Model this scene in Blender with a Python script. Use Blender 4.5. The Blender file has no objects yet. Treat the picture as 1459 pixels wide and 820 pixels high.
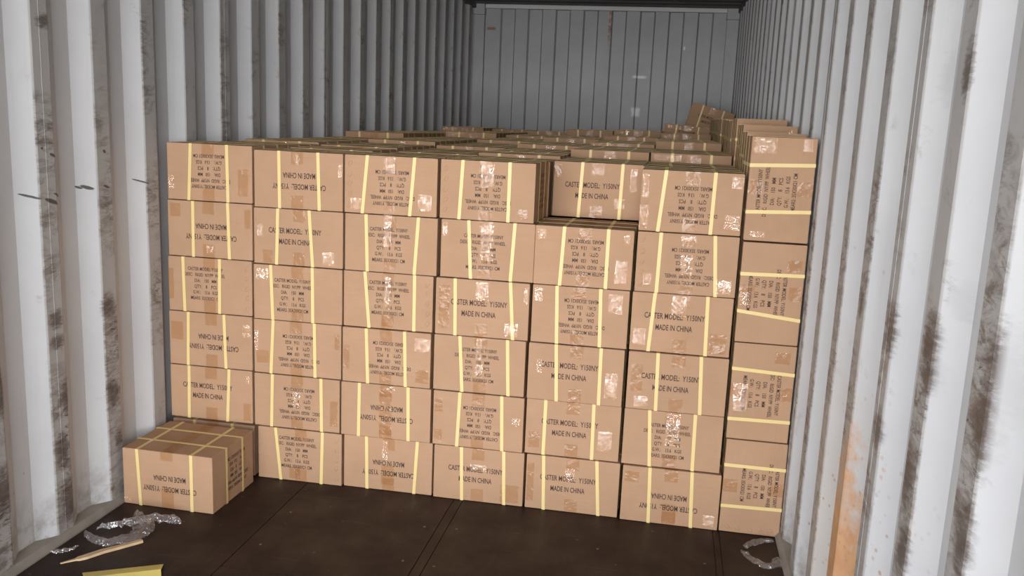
import bpy, bmesh, math, random
from mathutils import Vector, Matrix, noise

# ---------------------------------------------------------------- camera, world, light, exposure
S = bpy.context.scene
COL = S.collection
PI = math.pi
rnd = random.Random(7)

cam_d = bpy.data.cameras.new('camera')
cam = bpy.data.objects.new('camera', cam_d)
COL.objects.link(cam)
F = Vector((-0.16976856, 0.96811412, -0.18421098))
R_ = Vector((0.98272552, 0.18028549, 0.0418055))
U = Vector((-0.07368307, 0.17393157, 0.98199726))
m = Matrix(((R_.x, U.x, -F.x, 1.87829), (R_.y, U.y, -F.y, -3.05055), (R_.z, U.z, -F.z, 1.40884), (0, 0, 0, 1)))
cam.matrix_world = m
cam_d.sensor_width = 36
cam_d.lens = 1255.12 * 36 / 1459
cam_d.clip_start = 0.05
S.camera = cam

DOOR = -3.3         # the open end of the container
BACK = 5.171
XL, XR, TOP = -0.001, 2.346, 2.475
SKY = 21.0

w = bpy.data.worlds.new('overcast_sky'); S.world = w; w.use_nodes = True
nt = w.node_tree; N = nt.nodes; L = nt.links
bg = N['Background']
tc = N.new('ShaderNodeTexCoord'); sp = N.new('ShaderNodeSeparateXYZ')
L.new(tc.outputs['Generated'], sp.inputs[0])
rp = N.new('ShaderNodeValToRGB')
e = rp.color_ramp.elements
e[0].position = 0.0; e[0].color = (1.0, 1.0, 1.0, 1)
e[1].position = 0.03; e[1].color = (1.0, 1.0, 1.0, 1)
for ps, c in ((0.11, (0.52, 0.53, 0.55, 1)), (0.30, (0.44, 0.45, 0.48, 1)), (0.5, (0.30, 0.32, 0.35, 1)), (0.8, (0.15, 0.17, 0.20, 1))):
    q = rp.color_ramp.elements.new(ps); q.color = c
L.new(sp.outputs[2], rp.inputs[0])
# the yard opens behind the viewer, a little to the left; tall sides darken the rest
dt = N.new('ShaderNodeVectorMath'); dt.operation = 'DOT_PRODUCT'
L.new(tc.outputs['Generated'], dt.inputs[0]); dt.inputs[1].default_value = Vector((0.02, -0.98, 0)).normalized()
mr = N.new('ShaderNodeMapRange'); mr.interpolation_type = 'SMOOTHSTEP'
mr.inputs[1].default_value = 0.66; mr.inputs[2].default_value = 0.99
mr.inputs[3].default_value = 0.03; mr.inputs[4].default_value = 1.0
L.new(dt.outputs['Value'], mr.inputs[0])
mm = N.new('ShaderNodeMath'); mm.operation = 'MULTIPLY'; mm.inputs[1].default_value = SKY
lf = N.new('ShaderNodeMapRange'); lf.interpolation_type = 'SMOOTHSTEP'          # open, brighter yard on the left
lf.inputs[1].default_value = 0.0; lf.inputs[2].default_value = -0.65; lf.inputs[3].default_value = 0.0; lf.inputs[4].default_value = 0.52
L.new(sp.outputs[0], lf.inputs[0])
ad = N.new('ShaderNodeMath'); ad.operation = 'MAXIMUM'
L.new(mr.outputs[0], ad.inputs[0]); L.new(lf.outputs[0], ad.inputs[1])
rt = N.new('ShaderNodeMapRange'); rt.interpolation_type = 'SMOOTHSTEP'
rt.inputs[1].default_value = 0.1; rt.inputs[2].default_value = 0.6; rt.inputs[3].default_value = 0.0; rt.inputs[4].default_value = 0.12
L.new(sp.outputs[0], rt.inputs[0])
a2 = N.new('ShaderNodeMath'); a2.operation = 'MAXIMUM'
L.new(ad.outputs[0], a2.inputs[0]); L.new(rt.outputs[0], a2.inputs[1])
L.new(a2.outputs[0], mm.inputs[0])
L.new(rp.outputs[0], bg.inputs[0]); L.new(mm.outputs[0], bg.inputs[1])

sun = bpy.data.lights.new('sun', 'SUN'); sun.energy = 14; sun.angle = math.radians(4); sun.color = (1.0, 0.97, 0.92)
so = bpy.data.objects.new('sun', sun); COL.objects.link(so)              # stands behind the container, on the yard only
so.rotation_euler = Vector((0.15, -0.62, -0.77)).to_track_quat('-Z', 'Y').to_euler()

pl = bpy.data.lights.new('door_portal', 'AREA'); pl.shape = 'RECTANGLE'; pl.size = XR - XL; pl.size_y = TOP
pl.cycles.is_portal = True
po = bpy.data.objects.new('door_portal', pl); COL.objects.link(po)
po.location = ((XL + XR) / 2, DOOR - 0.02, TOP / 2); po.rotation_euler = (PI / 2, 0, 0)

S.view_settings.view_transform = 'Standard'; S.view_settings.look = 'None'
S.view_settings.gamma = 1.0; S.view_settings.use_curve_mapping = False
S.view_settings.exposure = 0.0

# ---------------------------------------------------------------- materials
def mat(name):
    m = bpy.data.materials.new(name); m.use_nodes = True
    return m, m.node_tree.nodes, m.node_tree.links, m.node_tree.nodes['Principled BSDF']

def nd(N, t, **k):
    n = N.new(t)
    for a, b in k.items(): setattr(n, a, b)
    return n

def math_(N, L, op, a, b=None, c=None, clamp=False):
    n = N.new('ShaderNodeMath'); n.operation = op; n.use_clamp = clamp
    for i, v in enumerate((a, b, c)):
        if v is None: continue
        if isinstance(v, (int, float)): n.inputs[i].default_value = v
        else: L.new(v, n.inputs[i])
    return n.outputs[0]

def rng(N, L, v, a, b, c=0.0, d=1.0):
    n = N.new('ShaderNodeMapRange'); L.new(v, n.inputs[0])
    for i, x in enumerate((a, b, c, d)): n.inputs[i + 1].default_value = x
    return n.outputs[0]

def mix(N, L, fac, a, b):
    n = N.new('ShaderNodeMix'); n.data_type = 'RGBA'
    if isinstance(fac, (int, float)): n.inputs[0].default_value = fac
    else: L.new(fac, n.inputs[0])
    for i, v in ((6, a), (7, b)):
        if isinstance(v, tuple): n.inputs[i].default_value = v + (1,) if len(v) == 3 else v
        else: L.new(v, n.inputs[i])
    return n.outputs[2]

def noise_(N, L, vec, scale, detail=3, rough=0.5, dist=0.0):
    n = N.new('ShaderNodeTexNoise'); n.inputs['Scale'].default_value = scale
    n.inputs['Detail'].default_value = detail; n.inputs['Roughness'].default_value = rough
    n.inputs['Distortion'].default_value = dist
    if vec is not None: L.new(vec, n.inputs['Vector'])
    return n.outputs[0]

def mapping(N, L, vec, scale=(1, 1, 1), rot=(0, 0, 0)):
    n = N.new('ShaderNodeMapping'); n.inputs['Scale'].default_value = scale; n.inputs['Rotation'].default_value = rot
    L.new(vec, n.inputs[0]); return n.outputs[0]

def bump(N, L, P, h, strength, dist):
    n = N.new('ShaderNodeBump'); n.inputs['Strength'].default_value = strength; n.inputs['Distance'].default_value = dist
    L.new(h, n.inputs['Height']); L.new(n.outputs[0], P.inputs['Normal'])

def cardboard():
    m, N, L, P = mat('kraft_cardboard')
    oi = N.new('ShaderNodeObjectInfo'); tc = N.new('ShaderNodeTexCoord')
    va = nd(N, 'ShaderNodeVectorMath', operation='ADD'); L.new(tc.outputs['Object'], va.inputs[0])
    cx = N.new('ShaderNodeCombineXYZ'); L.new(math_(N, L, 'MULTIPLY', oi.outputs['Random'], 37.0), cx.inputs[0]); L.new(cx.outputs[0], va.inputs[1])
    v = va.outputs[0]
    n1 = noise_(N, L, v, 7, 4, 0.55); n2 = noise_(N, L, mapping(N, L, v, (3, 3, 60)), 3, 3)
    c = mix(N, L, rng(N, L, n1, 0.3, 0.7), (0.408, 0.250, 0.152), (0.455, 0.282, 0.174))
    c = mix(N, L, math_(N, L, 'MULTIPLY', rng(N, L, n2, 0.35, 0.75), 0.18), c, (0.33, 0.205, 0.128))
    c = mix(N, L, math_(N, L, 'MULTIPLY', oi.outputs['Random'], 0.22), c, (0.37, 0.235, 0.148))
    L.new(c, P.inputs['Base Color']); P.inputs['Roughness'].default_value = 0.9
    P.inputs['Specular IOR Level'].default_value = 0.04
    bump(N, L, P, noise_(N, L, v, 9, 2), 0.35, 0.02)
    return m

def simple(name, col, rough=0.6, spec=0.4, bs=None):
    m, N, L, P = mat(name)
    P.inputs['Base Color'].default_value = col + (1,); P.inputs['Roughness'].default_value = rough
    P.inputs['Specular IOR Level'].default_value = spec
    if bs:
        tc = N.new('ShaderNodeTexCoord'); n = noise_(N, L, tc.outputs['Object'], bs, 3)
        L.new(mix(N, L, rng(N, L, n, 0.3, 0.7), tuple(x * 0.82 for x in col), tuple(min(1, x * 1.1) for x in col)), P.inputs['Base Color'])
    return m

def film(name, tint, gl, wr, scale, rough, haze=0.0, hazecol=(0.6, 0.6, 0.6)):
    """clear plastic: tinted see-through sheet with a wrinkled glossy skin"""
    m, N, L, P = mat(name); N.remove(P)
    out = N['Material Output']; tc = N.new('ShaderNodeTexCoord'); oi = N.new('ShaderNodeObjectInfo')
    va = nd(N, 'ShaderNodeVectorMath', operation='ADD'); L.new(tc.outputs['Object'], va.inputs[0])
    cx = N.new('ShaderNodeCombineXYZ'); L.new(math_(N, L, 'MULTIPLY', oi.outputs['Random'], 91.0), cx.inputs[1]); L.new(cx.outputs[0], va.inputs[1])
    tr = N.new('ShaderNodeBsdfTransparent'); tr.inputs[0].default_value = tint + (1,)
    g = N.new('ShaderNodeBsdfGlossy'); g.inputs['Roughness'].default_value = rough; g.inputs[0].default_value = (1, 1, 1, 1)
    b = N.new('ShaderNodeBump'); b.inputs['Strength'].default_value = wr; b.inputs['Distance'].default_value = 0.02
    L.new(noise_(N, L, va.outputs[0], scale, 3, 0.6, 1.2), b.inputs['Height']); L.new(b.outputs[0], g.inputs['Normal'])
    g.inputs[0].default_value = (gl, gl, gl, 1)
    ms = N.new('ShaderNodeAddShader')
    L.new(tr.outputs[0], ms.inputs[0]); L.new(g.outputs[0], ms.inputs[1])
    last = ms
    if haze:
        d = N.new('ShaderNodeBsdfDiffuse'); d.inputs[0].default_value = hazecol + (1,)
        m2 = N.new('ShaderNodeMixShader'); m2.inputs[0].default_value = haze
        L.new(ms.outputs[0], m2.inputs[1]); L.new(d.outputs[0], m2.inputs[2]); last = m2
    L.new(last.outputs[0], out.inputs[0])
    return m

RUST_Y = (-1.045, -0.822)
BLOTCH = {1: [(-0.636, 0.739, 0.03, 0.03), (-0.635, 0.666, 0.03, 0.02), (-0.636, 0.307, 0.03, 0.05), (-0.37, 0.731, 0.03, 0.04), (-0.364, 0.414, 0.03, 0.04), (-0.616, 0.128, 0.035, 0.07), (-0.893, 0.27, 0.05, 0.07), (-0.876, 0.569, 0.04, 0.06), (-0.606, 0.487, 0.02, 0.05), (-0.62, 1.648, 0.03, 0.02), (-0.343, 0.238, 0.02, 0.03)],
          -1: [(-0.856, 1.021, 0.02, 0.035), (-1.155, 1.022, 0.03, 0.05), (-1.431, 1.068, 0.035, 0.045), (-1.441, 1.006, 0.035, 0.04), (-1.755, 1.089, 0.05, 0.06), (-1.727, 1.002, 0.035, 0.06), (-1.148, 0.801, 0.03, 0.04), (-1.408, 0.797, 0.03, 0.06), (-1.711, 0.821, 0.03, 0.06), (-1.427, 0.665, 0.03, 0.05), (-1.238, 1.525, 0.025, 0.05), (-1.436, 1.526, 0.02, 0.04), (-1.04, 0.872, 0.012, 0.1), (-1.503, 1.146, 0.03, 0.03)]}
DASH = [(-0.623, 1.110, .030, .007), (-0.592, 1.128, .022, .005), (-0.430, 1.140, .022, .006), (-0.455, 1.141, .012, .004), (-0.352, 1.139, .015, .004), (-0.357, 1.257, .008, .006), (-0.607, 1.251, .018, .005), (-0.70, 1.130, .03, .004), (-0.137, 1.144, .03, .003)]
def wall_paint(name, inner, rust=False, side=1):
    """grey white container paint; the ribs that stand proud carry cargo scuffs and some painted-in shade"""
    m, N, L, P = mat(name)
    g = N.new('ShaderNodeNewGeometry'); sp = N.new('ShaderNodeSeparateXYZ'); L.new(g.outputs['Position'], sp.inputs[0])
    X, Y, Z = sp.outputs; pos = g.outputs['Position']
    base = mix(N, L, rng(N, L, noise_(N, L, pos, 2.2, 5, 0.6), 0.3, 0.7), (0.55, 0.55, 0.56), (0.62, 0.62, 0.625))
    # faint vertical streaks of grime
    st = noise_(N, L, mapping(N, L, pos, (12, 14, 0.7)), 2.0, 4, 0.6)
    base = mix(N, L, math_(N, L, 'MULTIPLY', rng(N, L, st, 0.55, 0.80), 0.22), base, (0.42, 0.39, 0.35))
    if inner is not None:
        dx = math_(N, L, 'ABSOLUTE', math_(N, L, 'SUBTRACT', X, inner))
        flat = rng(N, L, dx, 0.004, 0.0015)
        base = mix(N, L, math_(N, L, 'MULTIPLY', flat, 0.75), base, (0.36, 0.34, 0.32))  # proud ribs darker: scuffed grime, plus some of their shade put into the colour
        # scrapes drawn slantwise over the proud ribs
        sc = noise_(N, L, mapping(N, L, pos, (1, 9, 26), (0.55 * side, 0, 0)), 1.3, 6, 0.72, 0.8)
        patch = noise_(N, L, mapping(N, L, pos, (1, 2.4, 2.0)), 1.6, 3, 0.6)
        low = rng(N, L, Z, 2.2, 0.3, 0.0, 0.13)
        k = math_(N, L, 'ADD', patch, low)
        sm = math_(N, L, 'MULTIPLY', rng(N, L, sc, 0.44, 0.62), rng(N, L, k, 0.52, 0.68))
        sm = math_(N, L, 'MULTIPLY', sm, flat)
        base = mix(N, L, math_(N, L, 'MULTIPLY', sm, 0.85), base, (0.125, 0.092, 0.072))
        sc2 = noise_(N, L, mapping(N, L, pos, (1, 14, 40), (0.5 * side, 0, 0)), 1.7, 5, 0.7, 0.5)
        sm2 = math_(N, L, 'MULTIPLY', rng(N, L, sc2, 0.56, 0.66), flat)
        sm2 = math_(N, L, 'MULTIPLY', sm2, rng(N, L, k, 0.60, 0.72))
        base = mix(N, L, sm2, base, (0.045, 0.035, 0.03))
        # bruises that spill over the rib's edges
        br = noise_(N, L, mapping(N, L, pos, (1.5, 5, 7)), 1.5, 6, 0.7, 0.6)
        wide = rng(N, L, dx, 0.022, 0.002)
        bm_ = math_(N, L, 'MULTIPLY', rng(N, L, br, 0.60, 0.70), wide)
        base = mix(N, L, math_(N, L, 'MULTIPLY', bm_, 0.6), base, (0.22, 0.17, 0.14))
        wb = math_(N, L, 'SUBTRACT', noise_(N, L, mapping(N, L, pos, (1, 20, 60), (0.5 * side, 0, 0)), 1.6, 5, 0.7), 0.5)
        acc = None
        for (by, bz, ry, rz) in BLOTCH[side]:
            ey = math_(N, L, 'MULTIPLY', math_(N, L, 'SUBTRACT', Y, by), 1 / ry); ez = math_(N, L, 'MULTIPLY', math_(N, L, 'SUBTRACT', Z, bz), 1 / rz)
            q = math_(N, L, 'ADD', math_(N, L, 'MULTIPLY', ey, ey), math_(N, L, 'MULTIPLY', ez, ez))
            q = rng(N, L, math_(N, L, 'ADD', q, math_(N, L, 'MULTIPLY', wb, 5.0)), 1.9, 0.2)
            acc = q if acc is None else math_(N, L, 'MAXIMUM', acc, q)
        wide2 = rng(N, L, dx, 0.012, 0.003, 0.10, 0.8)
        base = mix(N, L, math_(N, L, 'MULTIPLY', acc, wide2), base, (0.085, 0.058, 0.045))
        if side == 1:
            acc = None
            for (by, bz, ry, rz) in DASH:
                ey = math_(N, L, 'MULTIPLY', math_(N, L, 'SUBTRACT', Y, by), 1 / ry)
                ez = math_(N, L, 'MULTIPLY', math_(N, L, 'ADD', math_(N, L, 'SUBTRACT', Z, bz), math_(N, L, 'MULTIPLY', math_(N, L, 'SUBTRACT', Y, by), 0.3)), 1 / rz)
                q = math_(N, L, 'ADD', math_(N, L, 'MULTIPLY', ey, ey), math_(N, L, 'MULTIPLY', ez, ez))
                q = rng(N, L, math_(N, L, 'ADD', q, math_(N, L, 'MULTIPLY', wb, 2.0)), 1.3, 0.7)
                acc = q if acc is None else math_(N, L, 'MAXIMUM', acc, q)
            base = mix(N, L, math_(N, L, 'MULTIPLY', acc, 0.9), base, (0.05, 0.045, 0.045))
        # small marks all over
        v = nd(N, 'ShaderNodeTexVoronoi'); v.inputs['Scale'].default_value = 9; L.new(mapping(N, L, pos, (1, 1, 0.8)), v.inputs['Vector'])
        pk = math_(N, L, 'MULTIPLY', rng(N, L, v.outputs['Distance'], 0.05, 0.025), rng(N, L, Z, 1.3, 0.1, 0.2, 1.0))
        base = mix(N, L, math_(N, L, 'MULTIPLY', pk, 0.7), base, (0.20, 0.14, 0.10))
        # dirt gathered at the foot of the wall
        foot = math_(N, L, 'MULTIPLY', rng(N, L, Z, 0.22, 0.0), rng(N, L, noise_(N, L, pos, 14, 5, 0.65), 0.42, 0.62))
        base = mix(N, L, math_(N, L, 'MULTIPLY', foot, 0.75), base, (0.16, 0.13, 0.10))
    if rust:
        wob = math_(N, L, 'MULTIPLY', math_(N, L, 'SUBTRACT', noise_(N, L, pos, 11, 4, 0.6), 0.5), 0.9)
        a = rng(N, L, Y, RUST_Y[0] - 0.005, RUST_Y[0] + 0.01); b = rng(N, L, Y, RUST_Y[1] + 0.01, RUST_Y[1] - 0.005)
        zz = rng(N, L, math_(N, L, 'ADD', Z, wob), 0.70, 0.48)
        rm = math_(N, L, 'MULTIPLY', math_(N, L, 'MULTIPLY', a, b), zz)
        rc = mix(N, L, rng(N, L, noise_(N, L, pos, 26, 4), 0.35, 0.65), (0.58, 0.20, 0.025), (0.64, 0.30, 0.075))
        base = mix(N, L, math_(N, L, 'MULTIPLY', rm, 0.9), base, rc)
        v = nd(N, 'ShaderNodeTexVoronoi'); v.inputs['Scale'].default_value = 42; L.new(pos, v.inputs['Vector'])
        near = math_(N, L, 'MULTIPLY', rng(N, L, Y, -1.65, -1.3), rng(N, L, Y, -0.35, -0.6))
        pm = math_(N, L, 'MULTIPLY', rng(N, L, v.outputs['Distance'], 0.26, 0.16), math_(N, L, 'MULTIPLY', near, rng(N, L, Z, 0.95, 0.45)))
        pm = math_(N, L, 'MULTIPLY', pm, rng(N, L, noise_(N, L, pos, 9, 2), 0.40, 0.52))
        base = mix(N, L, math_(N, L, 'MULTIPLY', pm, 0.75), base, (0.45, 0.22, 0.09))
        tan = math_(N, L, 'MULTIPLY', math_(N, L, 'MULTIPLY', rng(N, L, Y, -1.06, -1.0), rng(N, L, Y, -0.45, -0.62)), rng(N, L, math_(N, L, 'ADD', Z, wob), 1.0, 0.5))
        base = mix(N, L, math_(N, L, 'MULTIPLY', tan, 0.30), base, (0.56, 0.46, 0.36))
    L.new(base, P.inputs['Base Color']); P.inputs['Roughness'].default_value = 0.55
    P.inputs['Specular IOR Level'].default_value = 0.35
    bump(N, L, P, noise_(N, L, pos, 6, 3), 0.25, 0.02)
    return m

def back_paint():
    m, N, L, P = mat('end_wall_paint')
    g = N.new('ShaderNodeNewGeometry'); pos = g.outputs['Position']
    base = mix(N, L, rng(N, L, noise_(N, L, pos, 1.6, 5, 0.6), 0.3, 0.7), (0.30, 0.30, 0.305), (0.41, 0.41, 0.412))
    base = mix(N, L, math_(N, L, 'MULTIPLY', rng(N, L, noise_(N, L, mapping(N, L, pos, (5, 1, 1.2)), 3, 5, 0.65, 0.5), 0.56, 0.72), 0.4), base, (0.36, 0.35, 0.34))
    sp = N.new('ShaderNodeSeparateXYZ'); L.new(pos, sp.inputs[0])
    # one rusty streak down a rib and a rusty dash near the corner post
    wv = math_(N, L, 'MULTIPLY', math_(N, L, 'SUBTRACT', noise_(N, L, pos, 12, 3), 0.5), 0.05)
    dx = math_(N, L, 'ABSOLUTE', math_(N, L, 'SUBTRACT', math_(N, L, 'ADD', sp.outputs[0], wv), 1.225))
    a = math_(N, L, 'MULTIPLY', rng(N, L, dx, 0.016, 0.006), rng(N, L, sp.outputs[2], 2.05, 2.25))
    a = math_(N, L, 'MULTIPLY', a, rng(N, L, noise_(N, L, pos, 20, 3), 0.38, 0.5))
    dx2 = math_(N, L, 'ABSOLUTE', math_(N, L, 'SUBTRACT', sp.outputs[0], 0.14)); dz2 = math_(N, L, 'ABSOLUTE', math_(N, L, 'SUBTRACT', sp.outputs[2], 2.25))
    b = math_(N, L, 'MULTIPLY', rng(N, L, dx2, 0.05, 0.03), rng(N, L, dz2, 0.016, 0.008))
    base = mix(N, L, math_(N, L, 'MAXIMUM', a, b), base, (0.28, 0.12, 0.06))
    # pale rubbed marks
    for cx, cz, rx, rz in ((1.52, 1.86, .07, .016), (1.50, 1.55, .05, .05), (1.90, 2.12, .012, .02)):
        ex = math_(N, L, 'ABSOLUTE', math_(N, L, 'SUBTRACT', math_(N, L, 'ADD', sp.outputs[0], wv), cx)); ez = math_(N, L, 'ABSOLUTE', math_(N, L, 'SUBTRACT', sp.outputs[2], cz))
        c = math_(N, L, 'MULTIPLY', rng(N, L, ex, rx, rx * .5), rng(N, L, ez, rz, rz * .5))
        base = mix(N, L, math_(N, L, 'MULTIPLY', c, 0.7), base, (0.86, 0.87, 0.88))
    L.new(base, P.inputs['Base Color']); P.inputs['Roughness'].default_value = 0.5
    return m

def floor_mat():
    m, N, L, P = mat('container_plywood')
    g = N.new('ShaderNodeNewGeometry'); pos = g.outputs['Position']
    sp = N.new('ShaderNodeSeparateXYZ'); L.new(pos, sp.inputs[0])
    c = mix(N, L, rng(N, L, noise_(N, L, mapping(N, L, pos, (3, 0.6, 1)), 3, 5, 0.6), 0.3, 0.7), (0.015, 0.0062, 0.0042), (0.031, 0.0145, 0.0095))
    c = mix(N, L, math_(N, L, 'MULTIPLY', rng(N, L, noise_(N, L, pos, 2.6, 5, 0.7, 1.0), 0.5, 0.75), 0.45), c, (0.062, 0.036, 0.026))
    # drag scratches
    for r, th, f in ((-0.75, 0.655, 0.5), (0.95, 0.67, 0.4), (0.1, 0.66, 0.4)):
        s = noise_(N, L, mapping(N, L, pos, (2.0, 60, 1), (0, 0, r)), 1.0, 4, 0.7)
        c = mix(N, L, math_(N, L, 'MULTIPLY', rng(N, L, s, th, th + 0.05), f), c, (0.13, 0.105, 0.085))
    v = nd(N, 'ShaderNodeTexVoronoi'); v.inputs['Scale'].default_value = 11; L.new(pos, v.inputs['Vector'])
    c = mix(N, L, math_(N, L, 'MULTIPLY', rng(N, L, v.outputs['Distance'], 0.07, 0.04), 0.35), c, (0.20, 0.17, 0.14))
    L.new(c, P.inputs['Base Color']); P.inputs['Roughness'].default_value = 0.5
    L.new(rng(N, L, noise_(N, L, pos, 5, 4), 0.3, 0.7, 0.42, 0.66), P.inputs['Roughness'])
    P.inputs['Specular IOR Level'].default_value = 0.35
    bump(N, L, P, noise_(N, L, mapping(N, L, pos, (10, 2, 1)), 4, 4), 0.3, 0.006)
    return m

M = {
 'card': cardboard(),
 'ink': simple('printing_ink', (0.075, 0.045, 0.035), 0.7, 0.2),
 'strap': simple('yellow_strapping', (0.72, 0.56, 0.24), 0.45, 0.4),
 'tape': film('brown_clear_tape', (0.92, 0.86, 0.78), 0.03, 0.35, 22, 0.22),
 'glare': film('crinkled_clear_tape', (0.96, 0.94, 0.91), 0.24, 0.9, 40, 0.09),
 'sheet': film('loose_plastic_film', (0.84, 0.82, 0.82), 0.22, 1.0, 26, 0.14, 0.13, (0.6, 0.56, 0.56)),
 'left': wall_paint('side_wall_paint', XL, False, 1),
 'right': wall_paint('side_wall_paint_rusted', XR, True, -1),
 'back': back_paint(),
 'trim': wall_paint('rail_paint', None),
 'rail': simple('grimy_rail_paint', (0.30, 0.275, 0.24), 0.7, 0.25, 14),
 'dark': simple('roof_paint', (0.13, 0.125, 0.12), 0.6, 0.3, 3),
 'floor': floor_mat(),
 'yard': simple('yard_concrete', (0.20, 0.195, 0.185), 0.9, 0.2, 1.5),
 'wood': simple('splintered_pine', (0.66, 0.47, 0.28), 0.7, 0.3, 30),
 'yellow': simple('yellow_card', (0.80, 0.66, 0.20), 0.6, 0.3, 8),
 'gap': simple('seam_shadow_gap', (0.012, 0.01, 0.009), 0.9, 0.1),
 'steel': simple('screw_steel', (0.10, 0.085, 0.075), 0.6, 0.4),
}

# ---------------------------------------------------------------- helpers
def link(name, bm, mats, parent=None, smooth=False):
    me = bpy.data.meshes.new(name)
    bmesh.ops.recalc_face_normals(bm, faces=bm.faces) if smooth != 'keep' else None
    bm.to_mesh(me); bm.free()
    for x in (mats if isinstance(mats, (list, tuple)) else [mats]): me.materials.append(x)
    if smooth is True:
        for p in me.polygons: p.use_smooth = True
    o = bpy.data.objects.new(name, me); COL.objects.link(o)
    if parent: o.parent = parent
    return o

def struct(o):
    o['kind'] = 'structure'; return o

def tag(o, label, cat, group=None):
    o['label'] = label; o['category'] = cat
    if group: o['group'] = group
    return o

def box(bm, x0, x1, y0, y1, z0, z1, bev=0.0, mi=0):
    r = bmesh.ops.create_cube(bm, size=1)
    for v in r['verts']:
        v.co = Vector((x0 if v.co.x < 0 else x1, y0 if v.co.y < 0 else y1, z0 if v.co.z < 0 else z1))
    fs = list({f for v in r['verts'] for f in v.link_faces})
    for f in fs: f.material_index = mi
    if bev:
        es = list({e for v in r['verts'] for e in v.link_edges})
        bmesh.ops.bevel(bm, geom=es, offset=bev, segments=2, profile=0.6, affect='EDGES')

def prism(bm, loop, axis, a, b, mi=0):
    """extrude a 2D loop along an axis (0,1,2) between a and b"""
    def P(u, v, t):
        return {0: Vector((t, u, v)), 1: Vector((u, t, v)), 2: Vector((u, v, t))}[axis]
    A = [bm.verts.new(P(u, v, a)) for u, v in loop]; B = [bm.verts.new(P(u, v, b)) for u, v in loop]
    n = len(loop)
    for i in range(n):
        f = bm.faces.new((A[i], A[(i + 1) % n], B[(i + 1) % n], B[i])); f.material_index = mi
    bm.faces.new(A).material_index = mi; bm.faces.new(B[::-1]).material_index = mi

def strip_wall(bm, prof, z0, z1, off):
    """a folded steel sheet: profile points (x,y), extruded in z, with thickness off (vector)"""
    n = len(prof)
    rows = []
    for dx, dy in ((0, 0), off):
        for z in (z0, z1):
            rows.append([bm.verts.new((x + dx, y + dy, z)) for x, y in prof])
    a0, a1, b0, b1 = rows
    for i in range(n - 1):
        bm.faces.new((a0[i], a0[i + 1], a1[i + 1], a1[i])); bm.faces.new((b0[i + 1], b0[i], b1[i], b1[i + 1]))
        bm.faces.new((a0[i], b0[i], b0[i + 1], a0[i + 1])); bm.faces.new((a1[i + 1], b1[i + 1], b1[i], a1[i]))
    bm.faces.new((a0[0], a1[0], b1[0], b0[0])); bm.faces.new((a0[-1], b0[-1], b1[-1], a1[-1]))

# ---------------------------------------------------------------- the container shell
PIT, D36 = 0.27824, 0.036
def side_profile(ph, xin, out):
    """inner rib 70, slope 68, outer trough 72, slope 68; ribs start at ph + k*PIT"""
    k = math.floor((DOOR + 0.12 - ph) / PIT) + 1
    pts = [(xin, DOOR)]
    y = ph + k * PIT
    while y + 0.21 < BACK - 0.02:
        pts += [(xin, y), (xin, y + 0.070), (xin + out * D36, y + 0.138), (xin + out * D36, y + 0.210)]
        y += PIT
    pts += [(xin, y), (xin, BACK + 0.05)]
    return pts

bm = bmesh.new(); strip_wall(bm, side_profile(-0.6737, XL, -1), -0.06, TOP + 0.02, (-0.004, 0))
wl = struct(link('wall_left', bm, M['left']))
bm = bmesh.new(); strip_wall(bm, side_profile(-1.4514, XR, 1), -0.06, TOP + 0.02, (0.004, 0))
wr = struct(link('wall_right', bm, M['right']))

# end wall: vertical ribs between two corner posts under a header
bm = bmesh.new()
prof = [(XL - 0.05, BACK), (0.224, BACK)]
x = 0.224
PB = 0.2530
while x + 0.15 < 2.30:
    prof += [(x, BACK), (x + 0.014, BACK + 0.03), (x + 0.125, BACK + 0.03), (x + 0.139, BACK), (x + 0.2525, BACK)]
    x += PB
prof += [(XR + 0.05, BACK)]
strip_wall(bm, prof, -0.02, TOP + 0.02, (0, 0.005))
struct(link('wall_back', bm, M['back']))
bm = bmesh.new(); box(bm, XL - 0.04, XR + 0.04, BACK - 0.035, BACK + 0.02, TOP - 0.050, TOP + 0.01, 0.006)
struct(link('trim_1', bm, M['trim']))                                            # header
for n_, (a, b) in ((2, (XL - 0.035, 0.085)), (3, (XR - 0.10, XR + 0.035))):
    bm = bmesh.new()
    box(bm, a, b, BACK - 0.05, BACK + 0.02, 0, TOP, 0.006)
    box(bm, a - 0.005, b + 0.004, BACK - 0.075, BACK + 0.02, TOP - 0.11, TOP - 0.001, 0.006)
    struct(link('trim_%d' % n_, bm, M['back']))                                  # corner posts with their castings

# ceiling: cross-corrugated roof
bm = bmesh.new()
prof = []; y = DOOR
while y < BACK + 0.04:
    prof += [(y, TOP), (y + 0.10, TOP), (y + 0.115, TOP - 0.018), (y + 0.195, TOP - 0.018)]
    y += 0.21
a = [bm.verts.new((XL - 0.045, yy, zz)) for yy, zz in prof]; b = [bm.verts.new((XR + 0.045, yy, zz)) for yy, zz in prof]
c = [bm.verts.new((XL - 0.045, yy, zz + 0.004)) for yy, zz in prof]; d = [bm.verts.new((XR + 0.045, yy, zz + 0.004)) for yy, zz in prof]
for i in range(len(prof) - 1):
    bm.faces.new((a[i], a[i + 1], b[i + 1], b[i])); bm.faces.new((c[i + 1], c[i], d[i], d[i + 1]))
struct(link('ceiling', bm, M['dark']))

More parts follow.
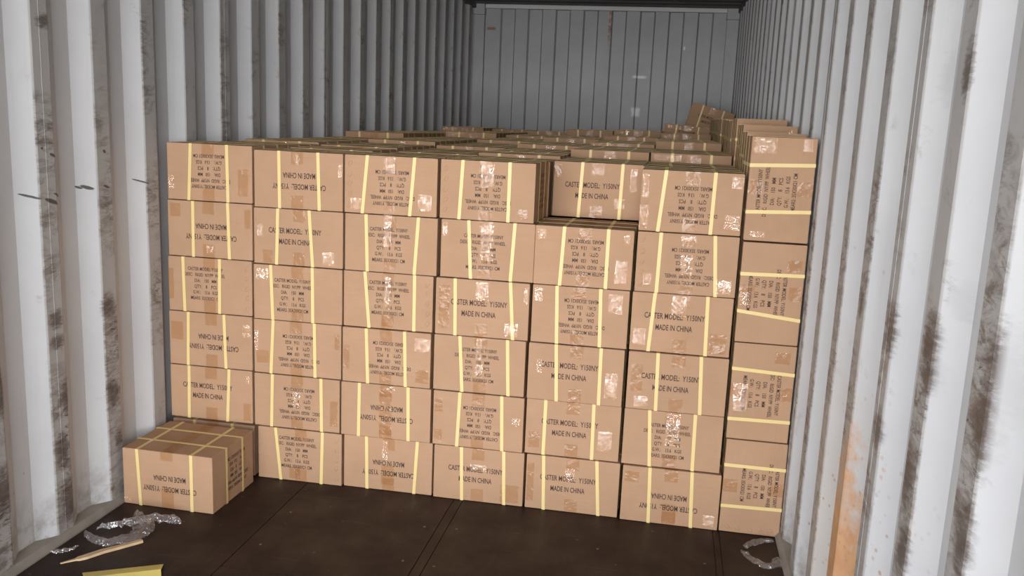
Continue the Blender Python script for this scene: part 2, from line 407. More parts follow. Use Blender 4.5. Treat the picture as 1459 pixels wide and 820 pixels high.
# floor: plywood panels, with the seams between them
bm = bmesh.new()
seams = [-0.06, 0.58, 1.205, 1.213, 1.83, 2.41]
box(bm, XL - 0.05, XR + 0.05, DOOR, BACK + 0.05, -0.07, -0.004, 0, 0)
xs = [XL - 0.036, 0.60, 1.205, 2.113, XR + 0.036]
xs = [XL - 0.04, 0.57, 1.155, 1.19, 2.113, 2.135, XR + 0.04]
for i in range(len(xs) - 1):
    ys = [DOOR, -0.98 + 0.3 * (i % 2), 1.4, 3.8, BACK + 0.04]
    for j in range(len(ys) - 1):
        box(bm, xs[i] + 0.0015, xs[i + 1] - 0.0015, ys[j] + 0.0015, ys[j + 1] - 0.0015, -0.02, 0.0, 0.0008, 0)
fl = struct(link('floor', bm, M['floor']))
bm = bmesh.new()
for X0 in (0.62, 1.12, 1.225, 1.72, 2.085):
    for Y0 in (-0.25, -0.50, -0.75):
        r = bmesh.ops.create_cone(bm, cap_ends=True, segments=10, radius1=0.005, radius2=0.0045, depth=0.0012,
                                  matrix=Matrix.Translation((X0 + rnd.uniform(-.01, .01), Y0 + rnd.uniform(-.02, .02), 0.0006)))
for X0, Y0 in ((0.07, -0.25), (2.25, -0.13)):
    pass
sc_ = link('floor_screws', bm, M['steel'], fl); 
sc_.name = 'screw_head'; sc_['kind'] = 'structure'

# bottom rails: pale angle strips that close the foot of each corrugated wall
for n_, (xi, s) in ((4, (XL, 1)), (5, (XR, -1))):
    bm = bmesh.new()
    prism(bm, [(xi - s * 0.040, 0.0005), (xi + s * 0.016, 0.0005), (xi + s * 0.016, 0.006), (xi + s * 0.002, 0.026), (xi - s * 0.040, 0.034)], 1, DOOR, BACK - 0.06)
    struct(link('trim_%d' % n_, bm, M['rail']))
# top rails
for n_, (xi, s) in ((6, (XL, 1)), (7, (XR, -1))):
    bm = bmesh.new(); box(bm, min(xi - s * 0.045, xi + s * 0.012), max(xi - s * 0.045, xi + s * 0.012), DOOR, BACK, TOP - 0.055, TOP + 0.01, 0.004)
    struct(link('trim_%d' % n_, bm, M['dark']))
# door frame at the open end: sill, header and two posts
bm = bmesh.new()
box(bm, XL - 0.12, XL - 0.045, DOOR - 0.12, DOOR + 0.05, -0.15, TOP + 0.1, 0.008)
box(bm, XR + 0.045, XR + 0.12, DOOR - 0.12, DOOR + 0.05, -0.15, TOP + 0.1, 0.008)
box(bm, XL - 0.045, XR + 0.045, DOOR - 0.12, DOOR + 0.0, TOP + 0.005, TOP + 0.1, 0.008)
box(bm, XL - 0.045, XR + 0.045, DOOR - 0.12, DOOR - 0.001, -0.15, -0.004, 0.008)
struct(link('trim_8', bm, M['trim']))
# weld beads where two wall panels meet in the middle of a rib
for n_, X0, s, ys in ((9, XL, 1, [-0.6737 + 0.034 + PIT * 4 * k for k in (-1, 0, 1, 2, 3, 4)]), (10, XR, -1, [-1.4514 + PIT + 0.04 + PIT * 4 * k for k in (-1, 0, 1, 2, 3, 4)])):
    bm = bmesh.new()
    for y in ys:
        prism(bm, [(X0 - s * 0.001, y - 0.0022), (X0 + s * 0.0007, y - 0.0008), (X0 + s * 0.0007, y + 0.0008), (X0 - s * 0.001, y + 0.0022)], 2, 0.03, TOP - 0.05)
    struct(link('trim_%d' % n_, bm, M['left' if n_ == 9 else 'right']))
# the yard outside
bm = bmesh.new(); box(bm, -14, 16, -26, DOOR + 9, -1.35, -1.30)
struct(link('ground', bm, M['yard']))

# ---------------------------------------------------------------- printing
def line_mesh(txt, width, cap):
    cu = bpy.data.curves.new('t', 'FONT'); cu.body = txt; cu.size = 1; cu.resolution_u = 2; cu.offset = 0.016
    o = bpy.data.objects.new('t', cu); COL.objects.link(o)
    bpy.context.view_layer.update()
    me = o.to_mesh()
    V = [v.co.copy() for v in me.vertices]; P = [tuple(p.vertices) for p in me.polygons]
    o.to_mesh_clear(); bpy.data.objects.remove(o); bpy.data.curves.remove(cu)
    x0 = min(v.x for v in V); x1 = max(v.x for v in V); H = 0.729
    return [((v.x - (x0 + x1) / 2) / (x1 - x0) * width, (v.y / H - 0.5) * cap) for v in V], P

def block(lines, pitch, cap):
    V, P = [], []
    for i, (t, wd, dx) in enumerate(lines):
        v, p = line_mesh(t, wd, cap); n = len(V)
        z = ((len(lines) - 1) / 2 - i) * pitch
        V += [(a + dx, b + z) for a, b in v]; P += [tuple(q + n for q in f) for f in p]
    return V, P

PRINT = {
 'A': block([('CASTER MODEL:  Y150NY', 0.208, 0.0), ('MADE IN CHINA', 0.126, 0.0)], 0.0405, 0.0205),
 'B': block([('CASTER MODEL: Y150NY', 0.144, 0.0), ('DESC:   RIGID  NY/PP  WHEEL', 0.166, -0.002), ('DIA:    150   MM', 0.090, 0.0),
             ('QTY:    8    PCS', 0.092, 0.0), ('G.W.:    13.6   KGS', 0.104, 0.0), ('MEARS: 35X30X21 CM', 0.124, 0.0)], 0.0226, 0.0135),
}

def stamp(bm, kind, up, M4, mi=1):
    """print a text block on a face; M4 maps (u, v, out) to carton space"""
    V, P = PRINT[kind]; s = -1 if up else 1
    vs = [bm.verts.new(M4 @ Vector((u * s, v * s, 0.0007))) for u, v in V]
    for p in P:
        try: f = bm.faces.new([vs[i] for i in p]); f.material_index = mi
        except ValueError: pass

# ---------------------------------------------------------------- cartons
CW, CD, CH = 0.347, 0.298, 0.2105
def body(bm, w, d, h, kind, up, tx, tz, scallop=None, side=False, seed=0):
    r = random.Random(seed)
    tmp = bmesh.new()
    box(tmp, -w / 2, w / 2, -d / 2, d / 2, 0, h, 0.0012 if seed > 100 else 0.003)
    # flaps: shallow slot along the top seam and the raw board edge along it
    for v in tmp.verts:
        v.co.z += 0.0
    me = bpy.data.meshes.new('x'); tmp.to_mesh(me); tmp.free(); bm.from_mesh(me); bpy.data.meshes.remove(me)
    # outer flaps meet over the middle
    for s in (-1, 1):
        x0, x1 = (0.0012, w / 2 - 0.003) if s > 0 else (-w / 2 + 0.003, -0.0012)
        box(bm, x0, x1, -d / 2 + 0.002, d / 2 - 0.002, h - 0.001, h + 0.0004, 0.0001)
    front = Matrix(((1, 0, 0, tx), (0, 0, -1, -d / 2), (0, 1, 0, h / 2 + tz), (0, 0, 0, 1)))
    if kind: stamp(bm, kind, up, front)
    if side:
        right = Matrix(((0, 0, 1, w / 2), (1, 0, 0, 0.02), (0, 1, 0, h / 2), (0, 0, 0, 1)))
        stamp(bm, 'B', 1, right)
    if scallop:
        # pressed, crinkled board along one upright edge
        for i in range(5):
            zc = h * (0.14 + 0.18 * i) + r.uniform(-.004, .004)
            xc = scallop * (w / 2 - 0.020) + r.uniform(-.002, .002)
            q = bmesh.ops.create_uvsphere(bm, u_segments=10, v_segments=6, radius=1)
            for v in q['verts']:
                v.co = Vector((v.co.x * 0.008 + xc + 0.004 * v.co.z, v.co.y * 0.0032 - d / 2 + 0.0006, v.co.z * 0.011 + zc))
    return bm

def strap_long(w, d, h, xt, xb, sw=0.0122, t=0.0006, off=0.0022):
    """strap round front, top, back and underside; xt/xb where it crosses the top and bottom edge of the front"""
    bm = bmesh.new()
    P = [(xb, -d / 2, 0), (xt, -d / 2, h), (xt, d / 2, h), (xb, d / 2, 0)]
    rings = []
    for (x, y, z) in P:
        sy = -1 if y < 0 else 1; sz = -1 if z < h / 2 else 1
        ring = []
        for o_, s in ((0.0, -1), (0.0, 1), (t, 1), (t, -1)):
            e1 = 0.0011 + o_; e2 = (0.0006 if sz > 0 else 0.0002) + o_
            ring.append(bm.verts.new((x + s * sw / 2, y + sy * e1, z + sz * e2)))
        rings.append(ring)
    for i in range(4):
        a, b = rings[i], rings[(i + 1) % 4]
        for k in range(4):
            bm.faces.new((a[k], a[(k + 1) % 4], b[(k + 1) % 4], b[k]))
    return bm

def strap_cross(w, d, h, y, sw=0.0122, t=0.0006):
    bm = bmesh.new()
    P = [(-w / 2, 0), (-w / 2, h), (w / 2, h), (w / 2, 0)]
    rings = []
    for x, z in P:
        sx = -1 if x < 0 else 1; sz = -1 if z < h / 2 else 1
        ring = []
        for o_, s in ((0.0, -1), (0.0, 1), (t, 1), (t, -1)):
            e2 = (0.0013 if sz > 0 else 0.0002) + o_
            ring.append(bm.verts.new((x + sx * (0.0011 + o_), y + s * sw / 2, z + sz * e2)))
        rings.append(ring)
    for i in range(4):
        a, b = rings[i], rings[(i + 1) % 4]
        for k in range(4):
            bm.faces.new((a[k], a[(k + 1) % 4], b[(k + 1) % 4], b[k]))
    return bm

def sheet(bm, W, H, nx, nz, M4, amp, seed, ragged=0.0):
    """thin wrinkled piece of film on a face; M4 maps (u, v, out)"""
    G = []
    for j in range(nz + 1):
        row = []
        for i in range(nx + 1):
            u = (i / nx - 0.5) * W; v = (j / nz - 0.5) * H
            e = min(i, nx - i, j, nz - j)
            n1 = noise.noise(Vector((u * 55 + seed * 3.1, v * 30, seed * 1.7)))
            if e == 0 and ragged:
                u *= 1 + ragged * noise.noise(Vector((u * 90, v * 90, seed))); v *= 1 + ragged * noise.noise(Vector((v * 90, u * 90, seed + 5)))
            bul = 0.0
            if amp > 0.001:                                          # loose film bellies out a little
                bul = 0.062 * H * (1 - (2 * j / nz - 1) ** 2) * (0.6 + 0.8 * noise.noise(Vector((seed * 7.3 + i * .35, 2.0, 0.5))) + 0.4)
            row.append(bm.verts.new(M4 @ Vector((u, v, 0.0010 + bul + (amp * (0.5 + n1) if e else 0.0)))))
        G.append(row)
    for j in range(nz):
        for i in range(nx):
            bm.faces.new((G[j][i], G[j][i + 1], G[j + 1][i + 1], G[j + 1][i]))

def facing(x, z, d):
    return Matrix(((1, 0, 0, x), (0, 0, -1, -d / 2), (0, 1, 0, z), (0, 0, 0, 1)))

def seam_tape(w, d, h, top=True, drop=0.062, x=0.0, tw=0.048):
    """tape along the seam that folds down over the front and back"""
    bm = bmesh.new()
    e = 0.0005
    if top: P = [(-d / 2 - e, h - drop), (-d / 2 - e, h + 0.0005), (d / 2 + e, h + 0.0005), (d / 2 + e, h - drop)]
    else: P = [(-d / 2 - e, drop), (-d / 2 - e, -0.0004), (d / 2 + e, -0.0004), (d / 2 + e, drop)]
    fine = []
    for i in range(3):
        for k in range(8):
            t = k / 8
            fine.append((P[i][0] * (1 - t) + P[i + 1][0] * t, P[i][1] * (1 - t) + P[i + 1][1] * t))
    fine.append(P[3])
    rows = [[bm.verts.new((x + (s - 0.5) * tw, y, z)) for s in (0, .25, .5, .75, 1)] for y, z in fine]
    for a, b in zip(rows, rows[1:]):
        for k in range(4): bm.faces.new((a[k], a[k + 1], b[k + 1], b[k]))
    return bm

def root(name, loc, rot=(0, 0, 0)):
    o = bpy.data.objects.new(name, None); COL.objects.link(o); o.empty_display_size = 0.05
    o.location = loc; o.rotation_euler = rot
    return o

def make_carton(loc, w, kind, up, tx, tz, ss, label, group, rot=(0, 0, 0), h=CH, d=CD, patches=(), scallop=None, side=False, seed=0, ytape=0.0, cross=(-0.055, 0.062), drops=(0.045, 0.05)):
    o = root('carton', loc, rot)
    bm = bmesh.new(); body(bm, w, d, h, kind, up, tx, tz, scallop, side, seed)
    link('box_body', bm, [M['card'], M['ink']], o)
    for a, b in ((ss[0], ss[1]), (ss[2], ss[3])):
        link('strap', strap_long(w, d, h, a, b), M['strap'], o)
    for y in cross:
        link('strap', strap_cross(w, d, h, y), M['strap'], o)
    r = random.Random(seed * 13 + 5)
    xt = ytape + r.uniform(-.006, .006)
    link('tape', seam_tape(w, d, h, True, drops[0], xt), M['tape'], o)
    link('tape', seam_tape(w, d, h, False, drops[1], xt), M['tape'], o)
    for (px, pz, pw, ph_, k) in patches:
        bm = bmesh.new(); sheet(bm, pw, ph_, 9, 12, facing(px, h / 2 + pz, d), 0.0016 if k == 'glare' else 0.0004, seed + px * 40, 0.04)
        q = link('tape_patch', bm, M[k], o, smooth='keep')
    tag(o, label, 'carton', group)
    return o

ORD = ['', 'first', 'second', 'third', 'fourth', 'fifth', 'sixth', 'seventh', 'eighth', 'ninth', 'tenth', 'eleventh', 'twelfth', 'thirteenth', 'fourteenth', 'fifteenth', 'sixteenth']
GF = 'strapped cartons in the front face of the stack'
GT = 'strapped cartons of the top layer behind the stack face'
GE = 'cartons standing on end along the right wall'
g, t = 'glare', 'tape'
# (stack, row from floor): text, upside down, x centre, width, text offset x z, strap crossings
TABLE = {
    (1, 2): ('A', 0, 0.169, 0.344, -0.015, 0.010, (-0.091, -0.096, 0.077, 0.067)),
    (1, 3): ('A', 1, 0.171, 0.345, 0.012, -0.007, (-0.09, -0.096, 0.058, 0.063)),
    (1, 4): ('B', 0, 0.173, 0.344, -0.018, 0.007, (-0.109, -0.106, 0.042, 0.038)),
    (1, 5): ('A', 1, 0.178, 0.344, 0.005, -0.008, (-0.067, -0.069, 0.075, 0.079)),
    (1, 6): ('B', 1, 0.181, 0.343, -0.001, 0.004, (-0.074, -0.085, 0.072, 0.074)),
    (2, 1): ('B', 0, 0.536, 0.342, -0.012, 0.012, (-0.098, -0.077, 0.094, 0.089)),
    (2, 2): ('B', 1, 0.524, 0.347, 0.010, -0.005, (-0.098, -0.103, 0.099, 0.102)),
    (2, 3): ('B', 1, 0.526, 0.351, 0.004, -0.010, (-0.096, -0.107, 0.069, 0.072)),
    (2, 4): ('B', 0, 0.529, 0.351, -0.020, -0.006, (-0.106, -0.099, 0.059, 0.061)),
    (2, 5): ('A', 0, 0.530, 0.351, -0.012, 0.005, (-0.079, -0.085, 0.044, 0.058)),
    (2, 6): ('A', 1, 0.531, 0.345, 0.004, -0.003, (-0.074, -0.072, 0.077, 0.083)),
    (3, 1): ('A', 1, 0.889, 0.351, 0.003, -0.015, (-0.085, -0.081, 0.116, 0.106)),
    (3, 2): ('A', 1, 0.879, 0.351, 0.004, -0.007, (-0.103, -0.105, 0.087, 0.091)),
    (3, 3): ('B', 1, 0.880, 0.342, 0.011, -0.003, (-0.078, -0.07, 0.07, 0.077)),
    (3, 4): ('B', 0, 0.881, 0.343, 0.000, 0.012, (-0.089, -0.071, 0.101, 0.102)),
    (3, 5): ('B', 0, 0.889, 0.350, -0.007, -0.002, (-0.094, -0.087, 0.104, 0.092)),
    (3, 6): ('B', 1, 0.883, 0.347, 0.006, -0.009, (-0.087, -0.105, 0.089, 0.074)),
    (4, 1): ('A', 0, 1.244, 0.344, -0.011, 0.002, (-0.067, -0.06, 0.094, 0.102)),
    (4, 2): ('B', 1, 1.236, 0.342, 0.006, -0.008, (-0.07, -0.077, 0.087, 0.095)),
    (4, 3): ('B', 0, 1.232, 0.342, -0.006, 0.001, (-0.074, -0.06, 0.103, 0.113)),
    (4, 4): ('A', 0, 1.235, 0.345, -0.011, 0.001, (-0.101, -0.096, 0.102, 0.118)),
    (4, 5): ('B', 0, 1.246, 0.342, -0.014, -0.005, (-0.07, -0.057, 0.098, 0.089)),
    (4, 6): ('B', 1, 1.240, 0.342, 0.002, -0.005, (-0.09, -0.099, 0.079, 0.079)),
    (5, 1): ('A', 0, 1.597, 0.344, -0.015, 0.004, (-0.109, -0.101, 0.087, 0.102)),
    (5, 2): ('A', 0, 1.587, 0.345, -0.011, 0.005, (-0.102, -0.103, 0.073, 0.076)),
    (5, 3): ('A', 0, 1.587, 0.344, -0.022, 0.010, (-0.073, -0.063, 0.088, 0.09)),
    (5, 4): ('B', 1, 1.591, 0.344, 0.006, -0.001, (-0.085, -0.077, 0.07, 0.077)),
    (5, 5): ('B', 1, 1.592, 0.346, 0.007, 0.000, (-0.07, -0.078, 0.084, 0.084)),
    (6, 1): ('A', 1, 1.955, 0.349, -0.004, -0.020, (-0.078, -0.071, 0.071, 0.08)),
    (6, 2): ('B', 0, 1.946, 0.348, -0.016, -0.004, (-0.085, -0.073, 0.075, 0.079)),
    (6, 3): ('A', 0, 1.946, 0.346, -0.020, 0.001, (-0.071, -0.066, 0.078, 0.088)),
    (6, 4): ('A', 0, 1.945, 0.345, -0.023, 0.006, (-0.095, -0.106, 0.085, 0.091)),
    (6, 5): ('B', 1, 1.947, 0.342, 0.010, -0.008, (-0.092, -0.095, 0.089, 0.105)),
    (6, 6): ('B', 1, 1.946, 0.342, 0.005, -0.009, (-0.089, -0.105, 0.075, 0.072)),
}
# clear and brown tape ends seen on each face: x, z from face centre, width, height, kind
PATCH = {
 (1, 6): [(.135, -.03, .04, .10, t), (-.155, -.04, .025, .05, g)],
 (1, 5): [(.155, .05, .025, .07, t), (-.14, .07, .04, .05, t), (0, -.075, .03, .03, g)],
 (1, 4): [(-.16, .0, .02, .12, t)],
 (1, 3): [(.15, .05, .03, .05, g), (-.14, .03, .05, .07, t)],
 (1, 2): [(.15, -.06, .03, .07, t), (.155, .07, .015, .03, g)],
 (2, 6): [(.163, .045, .016, .05, g)],
 (2, 5): [(-.15, .02, .02, .05, g), (-.12, -.075, .04, .05, t), (.12, -.07, .045, .05, g)],
 (2, 4): [(-.14, .07, .05, .04, g)],
 (2, 3): [(-.165, .02, .016, .08, g), (-.14, -.04, .05, .05, t), (.16, .04, .02, .06, t)],
 (2, 2): [(.15, -.03, .03, .10, t), (0, .01, .03, .06, g)],
 (2, 1): [(-.02, -.07, .045, .05, t)],
 (3, 6): [(0, .07, .035, .06, g), (-.13, -.07, .04, .04, g), (.13, -.055, .05, .06, g)],
 (3, 5): [(-.01, .05, .03, .12, g)],
 (3, 4): [(0, .03, .022, .12, g), (0, -.07, .045, .05, t)],
 (3, 3): [(.14, .06, .06, .05, g), (-.155, -.01, .025, .09, t), (.14, -.06, .05, .05, t)],
 (3, 2): [(0, 0, .05, .18, t), (.02, .095, .03, .012, g)],
 (3, 1): [(-.01, .055, .02, .08, g), (0, -.04, .05, .08, t)],
 (4, 6): [(0, .055, .046, .085, g), (.13, -.075, .035, .035, t)],
 (4, 5): [(.0, .03, .046, .13, g), (-.155, .07, .02, .05, g)],
 (4, 4): [(0, .065, .046, .07, g), (.16, .06, .014, .06, g), (-.14, .0, .04, .16, t), (.11, -.07, .05, .05, g)],
 (4, 3): [(.0, .06, .02, .08, g), (0, -.02, .03, .05, g)],
 (4, 2): [(.145, .01, .03, .03, g), (-.15, .05, .03, .05, t), (-.15, -.07, .03, .05, t)],
 (4, 1): [(0, .03, .06, .025, g), (.12, -.06, .07, .07, t)],
 (5, 5): [(.135, -.045, .042, .085, g), (.15, .072, .022, .036, g), (-.15, .075, .03, .035, g)],
 (5, 4): [(.125, .055, .05, .07, g), (-.15, .07, .03, .05, g)],
 (5, 3): [(.13, -.03, .045, .095, g), (-.13, .02, .02, .05, g)],
 (5, 2): [(.12, -.03, .05, .075, g), (-.14, -.05, .04, .06, t)],
 (5, 1): [(-.01, .04, .035, .05, g), (-.155, 0, .025, .15, t)],
 (6, 6): [(-.155, .05, .022, .08, g), (-.155, -.055, .03, .08, g), (.15, .075, .04, .04, g), (.14, -.06, .05, .05, g)],
 (6, 5): [(-.13, -.06, .028, .042, g), (0, .0, .04, .07, g), (.0, .09, .05, .02, g), (.13, -.07, .05, .05, g)],
 (6, 4): [(-.01, .065, .05, .07, g), (-.14, -.055, .045, .06, g), (.13, -.06, .06, .07, t)],
 (6, 3): [(-.14, .01, .04, .10, t), (-.12, -.075, .05, .04, g)],
 (6, 2): [(0, .04, .048, .12, g)],
 (6, 1): [(0, -.06, .05, .07, t), (-.14, .065, .05, .04, t), (.14, -.07, .04, .04, g)],
}
SCALLOP = {(1, 4): 1, (3, 6): -1, (3, 4): 1, (4, 6): -1, (2, 1): 1, (6, 6): -1, (6, 5): -1}
tops = {}
for (c, r), (kind, up, xc, wd, tx, tz, ss) in sorted(TABLE.items()):
    hh = 0.2085 if c > 1 else 0.2108
    base = 0.0 if c > 1 else -0.0022
    z0 = 0.0015 + base + (r - 1) * (hh + 0.0038)
    label = 'carton with %s %s-line print, %s from floor in %s stack from left wall' % ('upside-down' if up else 'upright', 'two' if kind == 'A' else 'six', {1: 'lowest', 6: 'topmost'}.get(r, ORD[r]) if r not in (1, 6) else {1: 'lowest', 6: 'topmost'}[r], ORD[c])
    label = label.replace('lowest from floor', 'lowest').replace('topmost from floor', 'topmost')
    jy = 0.0 if c == 1 else rnd.uniform(-0.007, 0.007)
    make_carton((xc, CD / 2 + jy, z0), wd, kind, up, tx, tz, ss, label, GF, h=hh, patches=PATCH.get((c, r), ()), scallop=SCALLOP.get((c, r)),
                seed=c * 10 + r, rot=(0, 0, rnd.uniform(-.006, .006)), ytape=0.0, side=(r == 6 and c == 4))
# the carton set back in the notch of the fifth stack, on the second row
make_carton((1.6005 , 0.322 + CD / 2, 0.0015 + 5 * 0.2123), 0.340, 'A', 0, -0.02, 0.0, (-.06, -.068, .092, .088),
            'carton with upright two-line print set back in the notch of the front face', GF, h=0.2085,
            patches=[(.135, .045, .028, .085, g), (.085, -.045, .04, .04, g), (-.155, .07, .03, .05, t)], seed=56)
# lowest carton of the first stack, behind the single one pushed forward
make_carton((0.175, CD / 2, 0.001), 0.345, 'B', 0, 0, 0, (-.08, -.08, .08, .08), 'carton hidden behind the single forward carton, lowest in the first stack from left wall', GF, h=0.2035, seed=11)
# the single carton standing out in front on the floor, its straps crossing on the top
make_carton((0.1925, -0.354 + 0.15, 0.001), 0.350, 'A', 1, 0.008, -0.014, (-.117, -.108, .094, .094),
            'single carton pushed forward on the floor, top and right side showing', GF, h=0.210, d=0.300, seed=3, side=True,
            rot=(0, 0, -0.013), cross=(-0.052, 0.065), patches=[(-.16, -.09, .03, .02, g)], drops=(0.03, 0.075))

# cartons on end against the right wall: turned by a quarter
names = {4: 'topmost', 3: 'third from floor', 2: 'second from floor', 1: 'lowest'}
for k, rotn, tx, tz, ss, zc, pt in ((4, -1, -0.005, 0.012, (.078, .086, -.077, -.068), 1.2253, [(.145, .06, .05, .075, g), (.15, -.075, .04, .03, g), (-.15, .06, .02, .05, g)]),
                        (3, 1, -0.001, -0.012, (-.069, -.064, .085, .064), 0.8735, [(.02, -.085, .045, .03, g), (-.1, .07, .04, .05, t)]),
                        (2, 1, 0.004, 0.0, (-.073, -.081, .097, .101), 0.5240, [(-.13, .06, .04, .05, t), (.02, -.07, .10, .05, g)]),
                        (1, 1, -0.010, 0.0225, (-.078, -.078, .070, .075), 0.1750, [])):
    # quarter turn about y: the carton's own x runs up or down the wall
    dx = 2.2335 - (CH / 2) * rotn
    label = 'carton standing on end beside right wall, print turned sideways, %s in its column' % names[k]
    dxx = {4: -.001, 3: .002, 2: .003, 1: .006}[k]
    make_carton((dx + dxx, CD / 2 - 0.004 * (k == 1), zc), 0.3460, 'B', 0, tx, tz, ss, label, GE, rot=(0, rotn * PI / 2, 0), h=0.2085, patches=pt, seed=70 + k,
                scallop=1 if k == 1 else None)

# ---- the top layer behind the face: one carton of each print, then copies with their parts
def copy_tree(o):
    r = o.copy(); COL.objects.link(r)
    for ch in list(o.children):
        c = ch.copy(); COL.objects.link(c); c.parent = r
    return r
protoA = make_carton((0, 0, 0), 0.348, 'A', 0, 0, 0, (-.085, -.085, .085, .085), 'x', GT, seed=101, h=0.2095, patches=[(0, .075, .046, .05, g)])
protoB = make_carton((0, 0, 0), 0.348, 'B', 1, 0, 0, (-.08, -.085, .088, .085), 'x', GT, seed=102, h=0.2095, patches=[(-.1, .085, .12, .03, g), (.02, .08, .05, .04, g)])
protoC = make_carton((0, 0, 0), 0.348, 'B', 0, 0, 0, (-.09, -.085, .08, .085), 'x', GT, seed=103, h=0.2095)
ROW = 0.3075
def step(c, y):
    """height of the layer's top: each stack climbs a little towards the end wall"""
    T = {1: ((0, 1.286), (.5, 1.290), (1.75, 1.322), (3.9, 1.357)),
         2: ((0, 1.279), (.5, 1.281), (1.1, 1.300), (2.6, 1.334), (4.2, 1.352)),
         3: ((0, 1.271), (1.2, 1.284), (2.1, 1.305), (3.0, 1.325), (3.9, 1.352)),
         4: ((0, 1.274), (.6, 1.282), (1.5, 1.303), (2.4, 1.328), (3.55, 1.379)),
         5: ((0, 1.272), (.85, 1.305), (1.8, 1.325), (2.7, 1.350), (3.55, 1.391)),
         6: ((0, 1.270), (.85, 1.306), (1.8, 1.345), (3.3, 1.380))}[c]
    return [z for y0, z in T if y >= y0 - 1e-6][-1]
used = set()
def place(proto, loc, rot, label, group=GT):
    o = proto if id(proto) not in used else copy_tree(proto)
    used.add(id(proto))
    o.location = loc; o.rotation_euler = rot; o['label'] = label; o['group'] = group
    return o
for k in range(1, 16):
    for c in range(1, 7):
        if (k, c) == (1, 5): continue
        y = 0.012 + k * ROW + rnd.uniform(-.002, .002) + (0.008 if (k, c) == (2, 5) else -0.003 if (k, c) == (1, 6) else 0.0)
        pr = (protoA, protoB, protoC)[(k * 5 + c * 2) % 3] if c < 5 else (protoA, protoB)[(k + c) % 2]
        zt = step(c, k * ROW) + rnd.uniform(-0.0018, 0.0018) - (.004 if k == 1 or (k > 13 and c == 6) else 0)
        rz = rnd.uniform(-.008, .008)
        lab = 'strapped carton on top layer, %s row behind the stack face, %s from left wall' % (ORD[k], ORD[c])
        if (k, c) == (13, 6):
            place(pr, (1.945, y + CD / 2, 1.232), (0, math.radians(5), 0), 'carton lying tilted above the top layer, just left of the leaning carton'); continue
        place(pr, (0.178 + (c - 1) * 0.3545 + rnd.uniform(-.001, .001), y + CD / 2, zt - 0.2112), (0, 0, rz), lab)
# stacks on end behind the first along the right wall
ENDZ = {1: 1.412, 2: 1.440, 3: 1.468, 4: 1.462, 5: 1.468, 6: 1.476, 7: 1.480, 8: 1.484, 9: 1.488, 10: 1.490, 11: 1.492, 12: 1.495}
for k in range(1, 13):
    y = 0.012 + k * ROW
    xo = 2.236 + rnd.uniform(-.004, .005) + (0.008 if k < 3 else 0)
    place((protoC, protoA, protoB)[k % 3], (xo - CH / 2, y + CD / 2, ENDZ[k] - 0.175), (0, PI / 2, 0), 'carton standing on end by the right wall, %s row behind the stack face' % ORD[k], 'cartons standing on end behind the first along the right wall')
for k in (13, 14, 15):
    place(protoC, (2.240 - CH / 2, 0.012 + k * ROW + CD / 2, 1.333 - 0.175), (0, PI / 2, 0), 'carton standing low on end below the leaning one, %s row behind the face' % ORD[k], 'cartons standing on end behind the first along the right wall')
# the carton that leans over the far right corner
th = math.radians(14.2)
lb = Vector((1.947, 4.36, 1.4265))
place(protoA, (lb.x + 0.174 * math.cos(th), lb.y + CD / 2, lb.z + 0.004 - 0.174 * math.sin(th)), (0, th, 0), 'tilted carton leaning over the others at the far right corner')

# ---------------------------------------------------------------- litter on the floor
def ribbon(bm, pts, amp, seed, n=10):
    """crumpled film: list of (x, y, halfwidth, lift)"""
    P = []
    for a, b in zip(pts, pts[1:]):
        for i in range(6):
            s = i / 6; P.append(tuple(a[j] * (1 - s) + b[j] * s for j in range(4)))
    P.append(pts[-1]); rows = []
    for i, (x, y, hw, lf) in enumerate(P):
        q = P[min(i + 1, len(P) - 1)]; p0 = P[max(i - 1, 0)]
        d = Vector((q[0] - p0[0], q[1] - p0[1], 0)).normalized(); nrm = Vector((-d.y, d.x, 0))
        row = []
        for k in range(n + 1):
            s = k / n * 2 - 1
            wob = 1 + 0.25 * noise.noise(Vector((i * .6, s * 2, seed)))
            c = Vector((x, y, 0)) + nrm * s * hw * wob
            z = 0.002 + lf * (1 - s * s) + amp * abs(noise.noise(Vector((c.x * 38, c.y * 38, seed)))) + amp * 0.5 * abs(noise.noise(Vector((c.x * 90, c.y * 90, seed + 3))))
            row.append(bm.verts.new((c.x, c.y, z)))
        rows.append(row)
    for a, b in zip(rows, rows[1:]):
        for k in range(n): bm.faces.new((a[k], a[k + 1], b[k + 1], b[k]))

bm = bmesh.new()
ribbon(bm, [(0.308, -0.470, .004, .004), (0.280, -0.448, .014, .010), (0.250, -0.446, .022, .012), (0.200, -0.462, .026, .018), (0.160, -0.492, .030, .020), (0.118, -0.520, .018, .014), (0.085, -0.545, .014, .010), (0.056, -0.566, .008, .006)], 0.022, 1)
ribbon(bm, [(0.150, -0.465, .020, .016), (0.122, -0.436, .014, .012), (0.104, -0.420, .004, .006)], 0.018, 8)
ribbon(bm, [(0.180, -0.480, .030, .014), (0.212, -0.540, .036, .010), (0.205, -0.590, .030, .010), (0.165, -0.640, .022, .012), (0.140, -0.655, .020, .012)], 0.014, 2)
ribbon(bm, [(0.150, -0.655, .018, .014), (0.110, -0.638, .020, .010), (0.066, -0.622, .014, .010), (0.038, -0.600, .005, .008)], 0.014, 3)
tag(link('plastic_film', bm, M['sheet'], smooth='keep'), 'crumpled clear plastic film on the floor in front of the single carton', 'plastic film')
bm = bmesh.new()
ribbon(bm, [(0.022, -0.748, .004, .005), (0.036, -0.738, .009, .008), (0.052, -0.727, .010, .008), (0.070, -0.705, .007, .006), (0.078, -0.688, .004, .005)], 0.010, 4)
tag(link('plastic_film', bm, M['sheet'], smooth='keep'), 'small strip of clear plastic film lying against the left wall rail', 'plastic film')
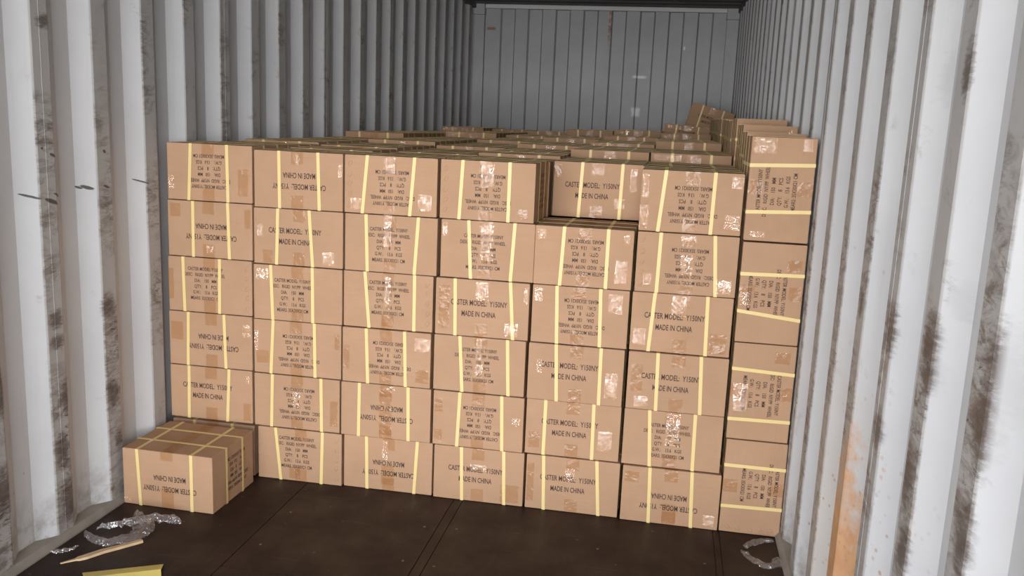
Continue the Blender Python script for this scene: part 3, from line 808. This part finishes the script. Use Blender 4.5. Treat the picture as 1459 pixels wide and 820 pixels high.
bm = bmesh.new()
ribbon(bm, [(2.320, -0.045, .010, .004), (2.285, -0.050, .014, .006), (2.250, -0.075, .018, .006), (2.212, -0.120, .010, .004)], 0.010, 5)
ribbon(bm, [(2.205, -0.150, .006, .004), (2.235, -0.205, .018, .006), (2.275, -0.240, .016, .008), (2.315, -0.225, .022, .010), (2.320, -0.175, .016, .006)], 0.012, 6)
tag(link('plastic_film', bm, M['sheet'], smooth='keep'), 'torn loop of clear plastic film on the floor by the right wall', 'plastic film')

# splinter of pale wood
bm = bmesh.new()
A = Vector((0.248, -0.602, 0)); B = Vector((0.120, -0.765, 0)); d = (B - A); ln = d.length; d.normalize(); nn = Vector((-d.y, d.x, 0))
prof = [(0, .009, .008), (.02, .0095, .008), (.35, .0105, .008), (.6, .012, .008), (.84, .0135, .007), (.95, .012, .006), (.99, .006, .005), (1.08, .0045, .004), (1.2, .003, .003)]
rings = []
for s, hw, hh in prof:
    c = A + d * ln * s + nn * (0.003 * math.sin(s * 9)) * (1 if s > .5 else 0)
    rings.append([bm.verts.new(c + nn * hw * a + Vector((0, 0, 0.001 + hh * b))) for a, b in ((-1, 0), (1, 0), (0.8, 1), (-0.9, 0.9))])
for a, b in zip(rings, rings[1:]):
    for k in range(4): bm.faces.new((a[k], a[(k + 1) % 4], b[(k + 1) % 4], b[k]))
bm.faces.new(rings[0]); bm.faces.new(rings[-1][::-1])
tag(link('wood_splinter', bm, M['wood']), 'long splinter of pale wood lying on the dark floor below the film', 'wood')

# yellow strip of card at the bottom edge: a folded angle board
bm = bmesh.new()
A = Vector((0.205, -0.826, 0)); B = Vector((0.398, -0.722, 0)); d = (B - A).normalized(); nn = Vector((d.y, -d.x, 0))
pts = [(0, 0.0015), (0.052, 0.012), (0.105, 0.0015), (0.105, 0.004), (0.052, 0.0148), (0.0, 0.004)]
va = [bm.verts.new(A + nn * u + Vector((0, 0, z)) - d * (0.012 if i in (0, 5) else 0.0)) for i, (u, z) in enumerate(pts)]
vb = [bm.verts.new(B + nn * u + Vector((0, 0, z)) - d * (0.004 * (i in (1, 4)))) for i, (u, z) in enumerate(pts)]
for i in range(6): bm.faces.new((va[i], va[(i + 1) % 6], vb[(i + 1) % 6], vb[i]))
bm.faces.new((va[0], va[1], va[4], va[5])); bm.faces.new((va[1], va[2], va[3], va[4]))
bm.faces.new((vb[5], vb[4], vb[1], vb[0])); bm.faces.new((vb[4], vb[3], vb[2], vb[1]))
tag(link('edge_board', bm, M['yellow']), 'yellow strip of card on the floor at the photo bottom, left', 'card strip')
